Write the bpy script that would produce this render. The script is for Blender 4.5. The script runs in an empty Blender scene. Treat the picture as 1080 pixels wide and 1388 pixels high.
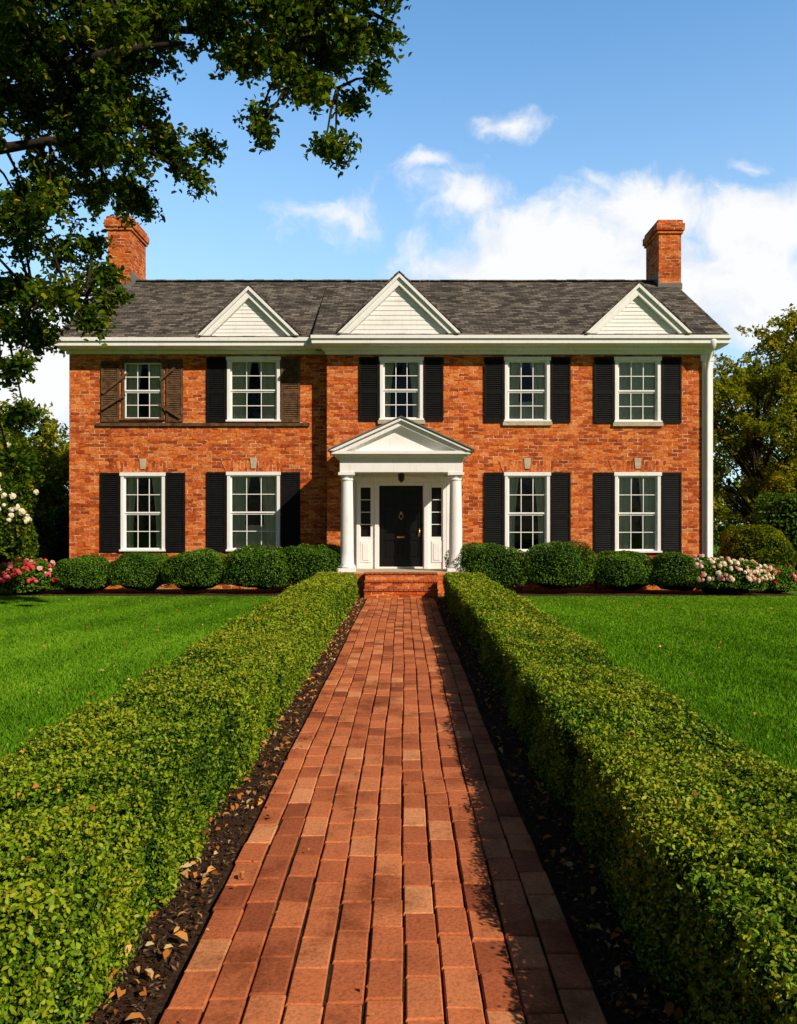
import bpy, math, random
import numpy as np
from mathutils import Vector, Matrix
random.seed(7); rng=np.random.default_rng(11)
S=bpy.context.scene
S.view_settings.view_transform='Standard'; S.view_settings.look='None'; S.view_settings.exposure=0; S.view_settings.gamma=1
COL=S.collection
# ---------------------------------------------------------------- materials
def newmat(n):
    m=bpy.data.materials.new(n); m.use_nodes=True; nt=m.node_tree; nt.nodes.clear()
    out=nt.nodes.new('ShaderNodeOutputMaterial'); return m,nt,out
def N(nt,t,**kw):
    n=nt.nodes.new(t)
    for k,v in kw.items(): setattr(n,k,v)
    return n
def L(nt,a,b): nt.links.new(a,b)
def ramp(nt,fac,stops):
    r=nt.nodes.new('ShaderNodeValToRGB'); e=r.color_ramp.elements
    while len(e)<len(stops): e.new(0.5)
    for i,(p,c) in enumerate(stops):
        e[i].position=p; e[i].color=(c[0],c[1],c[2],1)
    if fac is not None: L(nt,fac,r.inputs[0])
    return r.outputs[0]
def noise(nt,vec,scale,detail=4,rough=.55):
    n=N(nt,'ShaderNodeTexNoise'); n.inputs['Scale'].default_value=scale; n.inputs['Detail'].default_value=detail; n.inputs['Roughness'].default_value=rough
    if vec is not None: L(nt,vec,n.inputs['Vector'])
    return n.outputs['Fac']
def mix(nt,f,a,b,mode='MIX'):
    m=nt.nodes.new('ShaderNodeMix'); m.data_type='RGBA'; m.blend_type=mode
    for v,i in ((f,0),(a,6),(b,7)):
        if hasattr(v,'links'): L(nt,v,m.inputs[i])
        elif isinstance(v,(int,float)): m.inputs[i].default_value=v
        else: m.inputs[i].default_value=(v[0],v[1],v[2],1)
    return m.outputs[2]
def math_(nt,op,a,b=None,c=None,clamp=False):
    m=nt.nodes.new('ShaderNodeMath'); m.operation=op; m.use_clamp=clamp
    for v,i in ((a,0),(b,1),(c,2)):
        if v is None: continue
        if hasattr(v,'links'): L(nt,v,m.inputs[i])
        else: m.inputs[i].default_value=v
    return m.outputs[0]
def mrange(nt,v,a,b,c=0.,d=1.,smooth=True):
    n=N(nt,'ShaderNodeMapRange'); n.interpolation_type='SMOOTHSTEP' if smooth else 'LINEAR'; L(nt,v,n.inputs[0])
    for i,x in ((1,a),(2,b),(3,c),(4,d)): n.inputs[i].default_value=x
    return n.outputs[0]
def bump(nt,h,st,dist=.02):
    b=N(nt,'ShaderNodeBump'); b.inputs['Strength'].default_value=st; b.inputs['Distance'].default_value=dist; L(nt,h,b.inputs['Height']); return b.outputs[0]
def princ(nt,out,col,rough=.7,nrm=None,spec=.3,metal=0):
    p=N(nt,'ShaderNodeBsdfPrincipled')
    if hasattr(col,'links'): L(nt,col,p.inputs['Base Color'])
    else: p.inputs['Base Color'].default_value=(*col,1)
    if hasattr(rough,'links'): L(nt,rough,p.inputs['Roughness'])
    else: p.inputs['Roughness'].default_value=rough
    p.inputs['Specular IOR Level'].default_value=spec; p.inputs['Metallic'].default_value=metal
    if nrm is not None: L(nt,nrm,p.inputs['Normal'])
    if out is not None: L(nt,p.outputs[0],out.inputs[0])
    return p.outputs[0]
def geo_pos(nt): return N(nt,'ShaderNodeNewGeometry').outputs['Position']

def mat_brick(name,vertical=False,tint=1.0):
    m,nt,out=newmat(name); pos=geo_pos(nt)
    sp=N(nt,'ShaderNodeSeparateXYZ'); L(nt,pos,sp.inputs[0])
    xy=math_(nt,'ADD',sp.outputs[0],sp.outputs[1])
    n0=noise(nt,pos,9,3); wob=math_(nt,'MULTIPLY',math_(nt,'SUBTRACT',n0,.5),.045)
    n01=noise(nt,pos,2.3,2); wob2=math_(nt,'MULTIPLY',math_(nt,'SUBTRACT',n01,.5),.06)
    cb=N(nt,'ShaderNodeCombineXYZ')
    zz=math_(nt,'ADD',sp.outputs[2],math_(nt,'ADD',wob,wob2)); xx=math_(nt,'ADD',xy,wob)
    if vertical: xx,zz=zz,xx
    L(nt,xx,cb.inputs[0]); L(nt,zz,cb.inputs[1])
    b=N(nt,'ShaderNodeTexBrick'); L(nt,cb.outputs[0],b.inputs['Vector'])
    b.inputs['Scale'].default_value=1; b.inputs['Brick Width'].default_value=.27; b.inputs['Row Height'].default_value=.098
    b.inputs['Mortar Size'].default_value=.012; b.inputs['Mortar Smooth'].default_value=.2; b.inputs['Bias'].default_value=-.05
    b.inputs['Color1'].default_value=(.0,.0,.0,1); b.inputs['Color2'].default_value=(1,1,1,1); b.inputs['Mortar'].default_value=(.5,.5,.5,1)
    bc=ramp(nt,b.outputs['Color'],[(0,(.42*tint,.060,.010)),(.35,(.66*tint,.115,.017)),(.7,(.80*tint,.175,.026)),(1,(.84*tint,.26,.060))])
    n1=noise(nt,pos,14,5,.7); bc=mix(nt,1,bc,ramp(nt,n1,[(.3,(.38,.32,.30)),(.47,(.95,.95,.95)),(.75,(1.22,1.22,1.22))]),'MULTIPLY')
    n2=noise(nt,pos,.8,6,.7); stain=ramp(nt,n2,[(.32,(.62,.52,.46)),(.48,(1,1,1)),(.8,(1.1,1.1,1.0))])
    bc=mix(nt,1,bc,stain,'MULTIPLY')
    mc=ramp(nt,noise(nt,pos,4,6,.75),[(.36,(.13,.05,.020)),(.48,(.40,.20,.10)),(.60,(.76,.56,.36))])
    c=mix(nt,b.outputs['Fac'],bc,mc)
    h=math_(nt,'ADD',math_(nt,'MULTIPLY',b.outputs['Fac'],-1),math_(nt,'MULTIPLY',n1,.9))
    princ(nt,out,c,.92,bump(nt,h,1.,.025),.05); return m
def mat_simple(name,col,rough=.6,var=.15,scale=6,spec=.3,bumpst=.1,metal=0):
    m,nt,out=newmat(name); pos=geo_pos(nt); n=noise(nt,pos,scale,6,.65)
    lo=tuple(c*(1-var) for c in col); hi=tuple(min(1,c*(1+var)) for c in col)
    c=ramp(nt,n,[(.3,lo),(.7,hi)])
    princ(nt,out,c,rough,bump(nt,noise(nt,pos,scale*6,4),bumpst,.01),spec,metal); return m
def mat_white(name='white_paint'):
    m,nt,out=newmat(name); pos=geo_pos(nt)
    n=noise(nt,pos,3,7,.7); c=ramp(nt,n,[(.28,(.78,.74,.69)),(.42,(.88,.86,.84)),(.7,(.91,.895,.88))])
    mp=N(nt,'ShaderNodeMapping'); mp.inputs['Scale'].default_value=(14,14,1.2); L(nt,pos,mp.inputs[0])
    n2=noise(nt,mp.outputs[0],1.5,4,.6); c=mix(nt,1,c,ramp(nt,n2,[(.25,(.84,.81,.77)),(.45,(1,1,1))]),'MULTIPLY')
    princ(nt,out,c,.5,bump(nt,n2,.15,.01),.25); return m
def mat_shingle():
    m,nt,out=newmat('roof_shingles'); pos=geo_pos(nt)
    sp=N(nt,'ShaderNodeSeparateXYZ'); L(nt,pos,sp.inputs[0]); cb=N(nt,'ShaderNodeCombineXYZ')
    L(nt,sp.outputs[0],cb.inputs[0]); L(nt,sp.outputs[2],cb.inputs[1])
    b=N(nt,'ShaderNodeTexBrick'); L(nt,cb.outputs[0],b.inputs['Vector']); b.inputs['Scale'].default_value=1
    b.inputs['Brick Width'].default_value=.24; b.inputs['Row Height'].default_value=.0764; b.inputs['Mortar Size'].default_value=.006; b.inputs['Bias'].default_value=0
    b.inputs['Color1'].default_value=(0,0,0,1); b.inputs['Color2'].default_value=(1,1,1,1); b.inputs['Mortar'].default_value=(0,0,0,1)
    c=ramp(nt,b.outputs['Color'],[(0,(.068,.060,.053)),(.5,(.140,.124,.108)),(1,(.26,.23,.195))])
    n=noise(nt,pos,1.3,5,.7); c=mix(nt,1,c,ramp(nt,n,[(.3,(.60,.58,.56)),(.6,(1.05,1.03,1.0)),(.8,(1.3,1.22,1.1))]),'MULTIPLY')
    n3=noise(nt,pos,22,4,.7); c=mix(nt,1,c,ramp(nt,n3,[(.3,(.55,.55,.55)),(.7,(1.35,1.35,1.35))]),'MULTIPLY')
    c=mix(nt,b.outputs['Fac'],c,(.02,.018,.016))
    princ(nt,out,c,.95,bump(nt,n3,.5,.02),.05); return m
def mat_leaf(name,stops,trans=.3,rough=.55,spec=0.):
    m,nt,out=newmat(name); a=N(nt,'ShaderNodeAttribute'); a.attribute_name='var'
    c=ramp(nt,a.outputs['Fac'],stops)
    if spec>0: p=princ(nt,None,c,rough,None,spec)
    else:
        d=N(nt,'ShaderNodeBsdfDiffuse'); L(nt,c,d.inputs[0]); p=d.outputs[0]
    t=N(nt,'ShaderNodeBsdfTranslucent'); c2=mix(nt,1,c,(1.4,1.3,.4),'MULTIPLY'); L(nt,c2,t.inputs[0])
    mx=N(nt,'ShaderNodeMixShader'); mx.inputs[0].default_value=trans; L(nt,p,mx.inputs[1]); L(nt,t.outputs[0],mx.inputs[2]); L(nt,mx.outputs[0],out.inputs[0]); return m
def mat_attr(name,stops,rough=.85,bumpscale=40):
    m,nt,out=newmat(name); a=N(nt,'ShaderNodeAttribute'); a.attribute_name='var'; pos=geo_pos(nt)
    c=ramp(nt,a.outputs['Fac'],stops)
    n=noise(nt,pos,bumpscale,6,.7); c=mix(nt,1,c,ramp(nt,n,[(.3,(.58,.56,.56)),(.5,(1,1,1)),(.75,(1.25,1.22,1.2))]),'MULTIPLY')
    n2=noise(nt,pos,2.2,6,.7); c=mix(nt,1,c,ramp(nt,n2,[(.34,(.55,.50,.46)),(.5,(1,1,1)),(.75,(1.15,1.12,1.1))]),'MULTIPLY')
    princ(nt,out,c,rough,bump(nt,n,.6,.006),.10); return m
def mat_glass():
    m,nt,out=newmat('window_glass'); pos=geo_pos(nt)
    g=N(nt,'ShaderNodeBsdfGlossy'); g.inputs['Roughness'].default_value=.03
    L(nt,bump(nt,noise(nt,pos,1.6,2),.25,.05),g.inputs['Normal'])
    t=N(nt,'ShaderNodeBsdfTransparent'); t.inputs[0].default_value=(.9,.93,.91,1)
    f=N(nt,'ShaderNodeFresnel'); f.inputs[0].default_value=1.5
    mx=N(nt,'ShaderNodeMixShader'); L(nt,f.outputs[0],mx.inputs[0]); L(nt,t.outputs[0],mx.inputs[1]); L(nt,g.outputs[0],mx.inputs[2]); L(nt,mx.outputs[0],out.inputs[0]); return m

M_brick=mat_brick('red_brick'); M_brickv=mat_brick('soldier_brick',True,1.03)
M_white=mat_white(); M_roof=mat_shingle(); M_glass=mat_glass()
M_black=mat_simple('black_paint',(.008,.008,.008),.6,.35,8,.12,.1)
M_door=mat_simple('door_paint',(.006,.006,.006),.35,.2,5,.25,.05)
M_brown=mat_simple('weathered_wood',(.12,.066,.034),.85,.6,7,.1,.6)
M_stone=mat_simple('sill_stone',(.50,.41,.29),.85,.25,10,.1,.3)
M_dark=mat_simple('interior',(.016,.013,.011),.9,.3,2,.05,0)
M_curt=mat_simple('curtain',(.86,.78,.60),.9,.06,3,.1,.1)
M_metal=mat_simple('aged_metal',(.03,.028,.025),.4,.3,12,.5,.1,.7)
M_brass=mat_simple('brass',(.5,.34,.12),.3,.1,10,.5,0,1)
M_flash=mat_simple('lead_flashing',(.15,.155,.14),.7,.2,9,.15,.1)
M_bark=mat_simple('bark',(.035,.026,.019),.95,.5,9,.05,1)

# ---------------------------------------------------------------- mesh builder
class MB:
    def __init__(s): s.v=[]; s.f=[]; s.m=[]; s.var=[]
    def add(s,vs,fs,mi=0,var=0.5):
        o=len(s.v); s.v.extend([tuple(v) for v in vs])
        for f in fs: s.f.append(tuple(i+o for i in f)); s.m.append(mi); s.var.append(var)
    def box(s,x0,x1,y0,y1,z0,z1,mi=0,var=.5):
        s.add([(x0,y0,z0),(x1,y0,z0),(x1,y1,z0),(x0,y1,z0),(x0,y0,z1),(x1,y0,z1),(x1,y1,z1),(x0,y1,z1)],
              [(0,3,2,1),(4,5,6,7),(0,1,5,4),(1,2,6,5),(2,3,7,6),(3,0,4,7)],mi,var)
    def prism_y(s,poly,y0,y1,mi=0):
        n=len(poly); vs=[(p[0],y0,p[1]) for p in poly]+[(p[0],y1,p[1]) for p in poly]
        fs=[tuple(range(n)),tuple(range(2*n-1,n-1,-1))]+[(i,i+n,(i+1)%n+n,(i+1)%n) for i in range(n)]
        s.add(vs,fs,mi)
    def lathe(s,cx,cy,prof,seg=24,mi=0):
        n=len(prof); vs=[]
        for r,z in prof:
            for k in range(seg):
                a=2*math.pi*k/seg; vs.append((cx+r*math.cos(a),cy+r*math.sin(a),z))
        fs=[]
        for i in range(n-1):
            for k in range(seg):
                a=i*seg+k; b=i*seg+(k+1)%seg; fs.append((a,b,b+seg,a+seg))
        fs.append(tuple(range(seg-1,-1,-1))); fs.append(tuple((n-1)*seg+k for k in range(seg)))
        s.add(vs,fs,mi)
    def tube(s,pts,rad,seg=7,mi=0):
        pts=[Vector(p) for p in pts]; n=len(pts); vs=[]
        for i,p in enumerate(pts):
            d=(pts[min(i+1,n-1)]-pts[max(i-1,0)]).normalized()
            a=d.cross(Vector((0.13,.9,.2))).normalized(); b=d.cross(a)
            for k in range(seg):
                t=2*math.pi*k/seg; vs.append(p+(a*math.cos(t)+b*math.sin(t))*rad[i])
        fs=[]
        for i in range(n-1):
            for k in range(seg):
                x=i*seg+k; y=i*seg+(k+1)%seg; fs.append((x,x+seg,y+seg,y))
        fs.append(tuple((n-1)*seg+k for k in range(seg)))
        s.add(vs,fs,mi)
    def obj(s,name,mats,parent=None,bevel=0,smooth=False):
        me=bpy.data.meshes.new(name); me.from_pydata(s.v,[],s.f)
        for m in (mats if isinstance(mats,(list,tuple)) else [mats]): me.materials.append(m)
        me.polygons.foreach_set('material_index',s.m)
        at=me.attributes.new('var','FLOAT','FACE'); at.data.foreach_set('value',s.var)
        if smooth: me.polygons.foreach_set('use_smooth',[True]*len(s.f))
        me.update(); o=bpy.data.objects.new(name,me); COL.objects.link(o)
        if bevel:
            b=o.modifiers.new('bevel','BEVEL'); b.width=bevel; b.segments=2; b.limit_method='ANGLE'
        if parent: setparent(o,parent)
        return o
def setparent(o,p):
    o.parent=p; o.matrix_parent_inverse=Matrix.Translation(-Vector(p.location))
def empty(name,loc):
    e=bpy.data.objects.new(name,None); e.location=loc; e.empty_display_size=.3; COL.objects.link(e); return e

# ---------------------------------------------------------------- leaves
def unit(a): return a/np.maximum(np.linalg.norm(a,axis=1,keepdims=True),1e-9)
def fn(P,scale,seed=0,k=7):
    r=np.random.default_rng(seed+100); d=r.normal(size=(k,3)); d=unit(d); ph=r.uniform(0,6.28,k); s=r.uniform(.6,1.7,k)
    return np.sin((P@d.T)*scale*s+ph).sum(1)/math.sqrt(k)/1.1
def leafdata(P,Nn,size,var,asp=.5,fold=.12,hexa=False):
    n=len(P); R=rng.normal(size=(n,3))
    t=unit(np.cross(Nn,R)); b=np.cross(Nn,t); sz=np.asarray(size).reshape(-1,1)*np.ones((n,1)); w=sz*asp*.5
    if hexa:
        V=np.stack([P-t*sz*.5, P-t*sz*.2-b*w+Nn*sz*fold, P+t*sz*.22-b*w*.8+Nn*sz*fold, P+t*sz*.5-Nn*sz*.08, P+t*sz*.22+b*w*.8+Nn*sz*fold, P-t*sz*.2+b*w+Nn*sz*fold],1)
    else:
        V=np.stack([P-t*sz*.5, P-b*w+Nn*sz*fold, P+t*sz*.5-Nn*sz*.05, P+b*w+Nn*sz*fold],1)
    return V,np.asarray(var)
def leafmesh(name,parts,mats,parent=None,core=None):
    vs=[];li=[];ls=[];lt=[];va=[];mi=[];o=0;lo=0
    if core is not None and len(core.v):
        vs.append(np.array(core.v,float)); o=len(core.v)
        for f,m_,v_ in zip(core.f,core.m,core.var):
            li.extend(f); ls.append(lo); lt.append(len(f)); lo+=len(f); va.append(v_); mi.append(m_)
        li=[np.array(li)]; ls=[np.array(ls)]; lt=[np.array(lt)]; va=[np.array(va,float)]; mi=[np.array(mi)]
    for V,var,m_ in parts:
        n,k,_=V.shape; vs.append(V.reshape(-1,3)); li.append(np.arange(n*k)+o); ls.append(np.arange(n)*k+lo); lt.append(np.full(n,k)); va.append(var); mi.append(np.full(n,m_)); o+=n*k; lo+=n*k
    vs=np.concatenate(vs); li=np.concatenate(li); ls=np.concatenate(ls); lt=np.concatenate(lt); va=np.concatenate(va); mi=np.concatenate(mi)
    me=bpy.data.meshes.new(name); me.vertices.add(len(vs)); me.vertices.foreach_set('co',vs.astype(np.float32).ravel())
    me.loops.add(len(li)); me.loops.foreach_set('vertex_index',li.astype(np.int32))
    me.polygons.add(len(ls)); me.polygons.foreach_set('loop_start',ls.astype(np.int32)); me.polygons.foreach_set('loop_total',lt.astype(np.int32))
    for m in mats: me.materials.append(m)
    me.polygons.foreach_set('material_index',mi.astype(np.int32))
    at=me.attributes.new('var','FLOAT','FACE'); at.data.foreach_set('value',np.clip(va,0,1).astype(np.float32))
    me.update(calc_edges=True); me.validate()
    ob=bpy.data.objects.new(name,me); COL.objects.link(ob)
    if parent: setparent(ob,parent)
    return ob

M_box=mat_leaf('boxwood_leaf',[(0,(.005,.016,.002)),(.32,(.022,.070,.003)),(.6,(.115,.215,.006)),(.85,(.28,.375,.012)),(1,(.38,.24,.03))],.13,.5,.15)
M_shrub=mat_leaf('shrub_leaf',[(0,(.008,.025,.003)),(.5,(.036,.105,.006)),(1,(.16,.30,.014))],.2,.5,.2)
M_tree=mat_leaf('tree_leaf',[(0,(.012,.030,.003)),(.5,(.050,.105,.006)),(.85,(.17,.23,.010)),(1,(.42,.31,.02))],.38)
M_bg=mat_leaf('autumn_leaf',[(0,(.026,.055,.004)),(.5,(.17,.22,.012)),(.85,(.36,.34,.02)),(1,(.48,.31,.03))],.40)
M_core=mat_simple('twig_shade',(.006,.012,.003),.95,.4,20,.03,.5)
M_grass=mat_leaf('grass_blade',[(0,(.045,.125,.006)),(.45,(.120,.295,.012)),(.85,(.23,.42,.022)),(1,(.38,.38,.08))],.25)

# ================================================================ CAMERA, LIGHT, SKY
cam=bpy.data.cameras.new('camera'); co=bpy.data.objects.new('camera',cam); COL.objects.link(co); S.camera=co
co.location=(0,0,1.8); co.rotation_euler=(math.pi/2,0,0); cam.sensor_fit='VERTICAL'; cam.sensor_height=36; cam.lens=36*1100/1388
cam.shift_x=-7/1388; cam.shift_y=16/1388; cam.clip_end=3000
EL=math.radians(34); AZ=math.radians(46)
sd=Vector((math.sin(AZ)*math.cos(EL),-math.cos(AZ)*math.cos(EL),math.sin(EL)))
sl=bpy.data.lights.new('sun','SUN'); sl.energy=5.0; sl.angle=math.radians(.5); sl.color=(1,.875,.72)
so=bpy.data.objects.new('sun',sl); so.location=sd*60; so.rotation_euler=(-sd).to_track_quat('-Z','Y').to_euler(); COL.objects.link(so)

W=bpy.data.worlds.new('World'); S.world=W; W.use_nodes=True; nt=W.node_tree; nt.nodes.clear()
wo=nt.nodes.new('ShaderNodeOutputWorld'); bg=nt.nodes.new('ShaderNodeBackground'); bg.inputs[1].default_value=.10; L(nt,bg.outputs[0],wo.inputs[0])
sk=nt.nodes.new('ShaderNodeTexSky'); sk.sky_type='NISHITA'; sk.sun_disc=False; sk.sun_elevation=EL; sk.sun_rotation=math.pi-AZ; sk.air_density=1.0; sk.dust_density=.4; sk.ozone_density=1.4
tc=nt.nodes.new('ShaderNodeTexCoord'); sp=N(nt,'ShaderNodeSeparateXYZ'); L(nt,tc.outputs['Generated'],sp.inputs[0])
ysafe=math_(nt,'MAXIMUM',math_(nt,'ABSOLUTE',sp.outputs[1]),.08)
cb=N(nt,'ShaderNodeCombineXYZ'); L(nt,math_(nt,'DIVIDE',sp.outputs[0],ysafe),cb.inputs[0]); L(nt,math_(nt,'DIVIDE',sp.outputs[2],ysafe),cb.inputs[1])
blobs=[(.20,.335,.18,.08),(.29,.39,.10,.055),(.12,.325,.10,.055),(.035,.32,.07,.045),(.46,.365,.13,.06),(.42,.29,.20,.09),(.28,.29,.22,.06),
 (.135,.495,.045,.022),(-.085,.388,.08,.032),(.07,.40,.08,.05),(.025,.44,.04,.02),(.43,.435,.025,.012),(-.46,.2,.14,.10),(.8,.4,.2,.12),(-.9,.35,.2,.1)]
wn=N(nt,'ShaderNodeTexNoise'); wn.inputs['Scale'].default_value=9; wn.inputs['Detail'].default_value=6; L(nt,cb.outputs[0],wn.inputs['Vector'])
wv=N(nt,'ShaderNodeVectorMath',operation='SUBTRACT'); L(nt,wn.outputs['Color'],wv.inputs[0]); wv.inputs[1].default_value=(.5,.5,.5)
wv2=N(nt,'ShaderNodeVectorMath',operation='MULTIPLY'); L(nt,wv.outputs[0],wv2.inputs[0]); wv2.inputs[1].default_value=(.12,.09,0)
wv3=N(nt,'ShaderNodeVectorMath',operation='ADD'); L(nt,cb.outputs[0],wv3.inputs[0]); L(nt,wv2.outputs[0],wv3.inputs[1])
acc=None
for (u,v,ru,rv) in blobs:
    a=N(nt,'ShaderNodeVectorMath',operation='SUBTRACT'); L(nt,wv3.outputs[0],a.inputs[0]); a.inputs[1].default_value=(u,v,0)
    b=N(nt,'ShaderNodeVectorMath',operation='MULTIPLY'); L(nt,a.outputs[0],b.inputs[0]); b.inputs[1].default_value=(1/ru,1/rv,0)
    l=N(nt,'ShaderNodeVectorMath',operation='LENGTH'); L(nt,b.outputs[0],l.inputs[0])
    k=math_(nt,'SUBTRACT',1.1,l.outputs['Value'])
    k=math_(nt,'MULTIPLY',k,1.2 if ru>.09 else .58)
    acc=k if acc is None else math_(nt,'MAXIMUM',acc,k)
nz=noise(nt,wv3.outputs[0],11,10,.64)
dens=math_(nt,'ADD',acc,math_(nt,'MULTIPLY',math_(nt,'SUBTRACT',nz,.5),2.0))
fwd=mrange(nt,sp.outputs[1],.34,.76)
cf=mrange(nt,dens,.0,.70)
cf=math_(nt,'MULTIPLY',cf,math_(nt,'MULTIPLY',mrange(nt,sp.outputs[2],0,.05),math_(nt,'MULTIPLY',fwd,.96)))
n5=noise(nt,wv3.outputs[0],7,7,.62)
cc=ramp(nt,math_(nt,'ADD',n5,math_(nt,'MULTIPLY',dens,.14)),[(.40,(.72,.80,.93)),(.62,(1.0,1.0,1.0))])
ccs=mix(nt,1,cc,(10,10,10),'MULTIPLY')
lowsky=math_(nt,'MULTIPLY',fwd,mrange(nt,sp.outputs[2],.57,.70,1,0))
tint=mix(nt,lowsky,(.34,.38,.42),(1.55,2.30,2.60))  # sky dimmed outside the forward cone, shaped this way to cut fill light
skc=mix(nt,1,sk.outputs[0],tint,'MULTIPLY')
hz=math_(nt,'MULTIPLY',mrange(nt,sp.outputs[2],.05,.58,.68,0),fwd)
skc=mix(nt,hz,skc,(6.2,8.0,9.6))
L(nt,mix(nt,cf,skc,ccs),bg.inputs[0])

# ================================================================ GROUND
m,nt,out=newmat('lawn_ground'); pos=geo_pos(nt)
c=ramp(nt,noise(nt,pos,30,6,.75),[(.3,(.040,.11,.006)),(.55,(.10,.24,.010)),(.75,(.16,.32,.018))])
c=mix(nt,1,c,ramp(nt,noise(nt,pos,.5,4),[(.3,(.8,.85,.8)),(.7,(1.1,1.1,1.1))]),'MULTIPLY')
princ(nt,out,c,.9,bump(nt,noise(nt,pos,50,5,.8),.8,.03),.05); M_lawn=m
g=MB(); R=900
g.add([(-R,-R,0),(R,-R,0),(R,R,0),(-R,R,0)],[(0,1,2,3)]); g.obj('lawn',M_lawn)
m,nt,out=newmat('mulch'); pos=geo_pos(nt)
n=noise(nt,pos,45,6,.75); c=ramp(nt,n,[(.3,(.020,.011,.006)),(.55,(.080,.044,.025)),(.75,(.18,.11,.062))])
princ(nt,out,c,.95,bump(nt,n,1,.03),.05); M_mulch=m
g=MB()
def strip(x0,x1,y0,y1,z,nx,ny):
    xs=np.linspace(x0,x1,nx); ys=np.linspace(y0,y1,ny); vs=[]
    for j,y in enumerate(ys):
        for i,x in enumerate(xs):
            e=0 if (i in(0,nx-1) or j in (0,ny-1)) else 1
            vs.append((x+(0.02*math.sin(y*5.1+x)+.015*math.sin(y*13)) *(1 if i in (0,nx-1) else 0),y,z+e*(.012+.010*random.random())))
    fs=[(j*nx+i,j*nx+i+1,(j+1)*nx+i+1,(j+1)*nx+i) for j in range(ny-1) for i in range(nx-1)]
    g.add(vs,fs)
strip(-2.12,-.86,-3,19.6,.004,9,200); strip(.71,1.92,-3,19.6,.004,9,200)
strip(-10.8,-1.2,19.75,22.3,.004,60,14); strip(1.0,9.9,19.75,22,.004,60,14)
g.obj('mulch_bed',M_mulch)
M_chip=mat_attr('mulch_chip',[(0,(.022,.012,.007)),(.6,(.11,.060,.032)),(1,(.30,.19,.11))])
M_fall=mat_leaf('fallen_leaf',[(0,(.30,.10,.03)),(.4,(.62,.22,.04)),(.8,(.70,.40,.13)),(1,(.64,.54,.28))],.15)
n=18000
Y=1.2+18*rng.random(n)**1.8; side=rng.random(n)<.5
X=np.where(side,-.9-.32*rng.random(n),.75+.28*rng.random(n))
P=np.stack([X,Y,.025+.012*rng.random(n)],1); Nn=unit(np.array([0,0,1.])+rng.normal(size=(n,3))*.45)
V,va=leafdata(P,Nn,.013+.027*rng.random(n),rng.random(n)**1.2,.32,.0)
leafmesh('mulch_chips',[(V,va,0)],[M_chip])
parts=[]
def fall(n,xf,y0,y1,pw,z,s0,s1):
    Y=y0+(y1-y0)*rng.random(n)**pw; X=xf(n,Y); P=np.stack([X,Y,z+.012*rng.random(n)],1)
    Nn=unit(np.array([0,0,1.])+rng.normal(size=(n,3))*.4); V,va=leafdata(P,Nn,s0+(s1-s0)*rng.random(n)**1.5,rng.random(n),.5,.22,True); parts.append((V,va,0))
fall(820,lambda n,Y:-.89-.27*rng.random(n),1.9,19,1.2,.047,.022,.072)
fall(330,lambda n,Y:.74+.24*rng.random(n),1.9,19,1.4,.047,.022,.065)
fall(60,lambda n,Y:-.88+.12*rng.random(n),2.5,19,1.1,.054,.018,.045)
fall(26,lambda n,Y:-.7+1.4*rng.random(n),2.5,19,1.2,.054,.016,.035)
fall(190,lambda n,Y:-2.3-7*rng.random(n)**1.3,6,19.5,1,.055,.04,.08)
fall(80,lambda n,Y:2.0+8*rng.random(n),6,19.5,1,.055,.03,.07)
fall(60,lambda n,Y:-1.2-.8*rng.random(n),2.2,14,1.3,.635,.022,.045)
fall(50,lambda n,Y:1.05+.7*rng.random(n),2.2,14,1.3,.635,.022,.045)
leafmesh('fallen_leaves',parts,[M_fall])

def grass(n,x0,x1,y0,y1,pw):
    Y=y0+(y1-y0)*rng.random(n)**pw; X=x0+(x1-x0)*rng.random(n)
    keep=(np.abs(X)<Y*.56+1.6); X=X[keep]; Y=Y[keep]; n=len(X)
    h=(.028+.024*rng.random(n)); w=.0033+.0010*Y
    P0=np.stack([X,Y,np.zeros(n)],1)
    d=((X-.24*Y) if x0<0 else (X+.24*Y))+.10*fn(P0,1.1,8)+.03*fn(P0,6,12)
    st=np.clip(np.sin(d*2*math.pi/1.7)*1.3,-1,1)*(.65+.35*fn(P0,.5,31))
    a=rng.random(n)*6.283; side=np.stack([np.cos(a),np.sin(a),np.zeros(n)],1)*w[:,None]*.5
    lean=rng.normal(size=(n,2))*.38+st[:,None]*np.array([[.03,.16]])
    tip=P0+np.stack([lean[:,0]*h,lean[:,1]*h,h],1)
    midp=P0+np.stack([lean[:,0]*h*.3,lean[:,1]*h*.3,h*.55],1)
    V=np.stack([P0-side,P0+side,midp+side*.8,tip,midp-side*.8],1)
    cl=fn(P0,.7,3)*.08+fn(P0,3.3,5)*.06+fn(P0,11,6)*.05
    va=.46+.24*(rng.random(n)-.5)*2+st*.07+cl; va=np.where(rng.random(n)<.012,1.0,np.clip(va,0,.88))
    return V,va
A=grass(330000,-12,-2.08,4.6,19.9,1.25); B=grass(330000,1.86,14,4.6,19.9,1.25)
leafmesh('grass',[(A[0],A[1],0),(B[0],B[1],0)],[M_grass])

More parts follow.
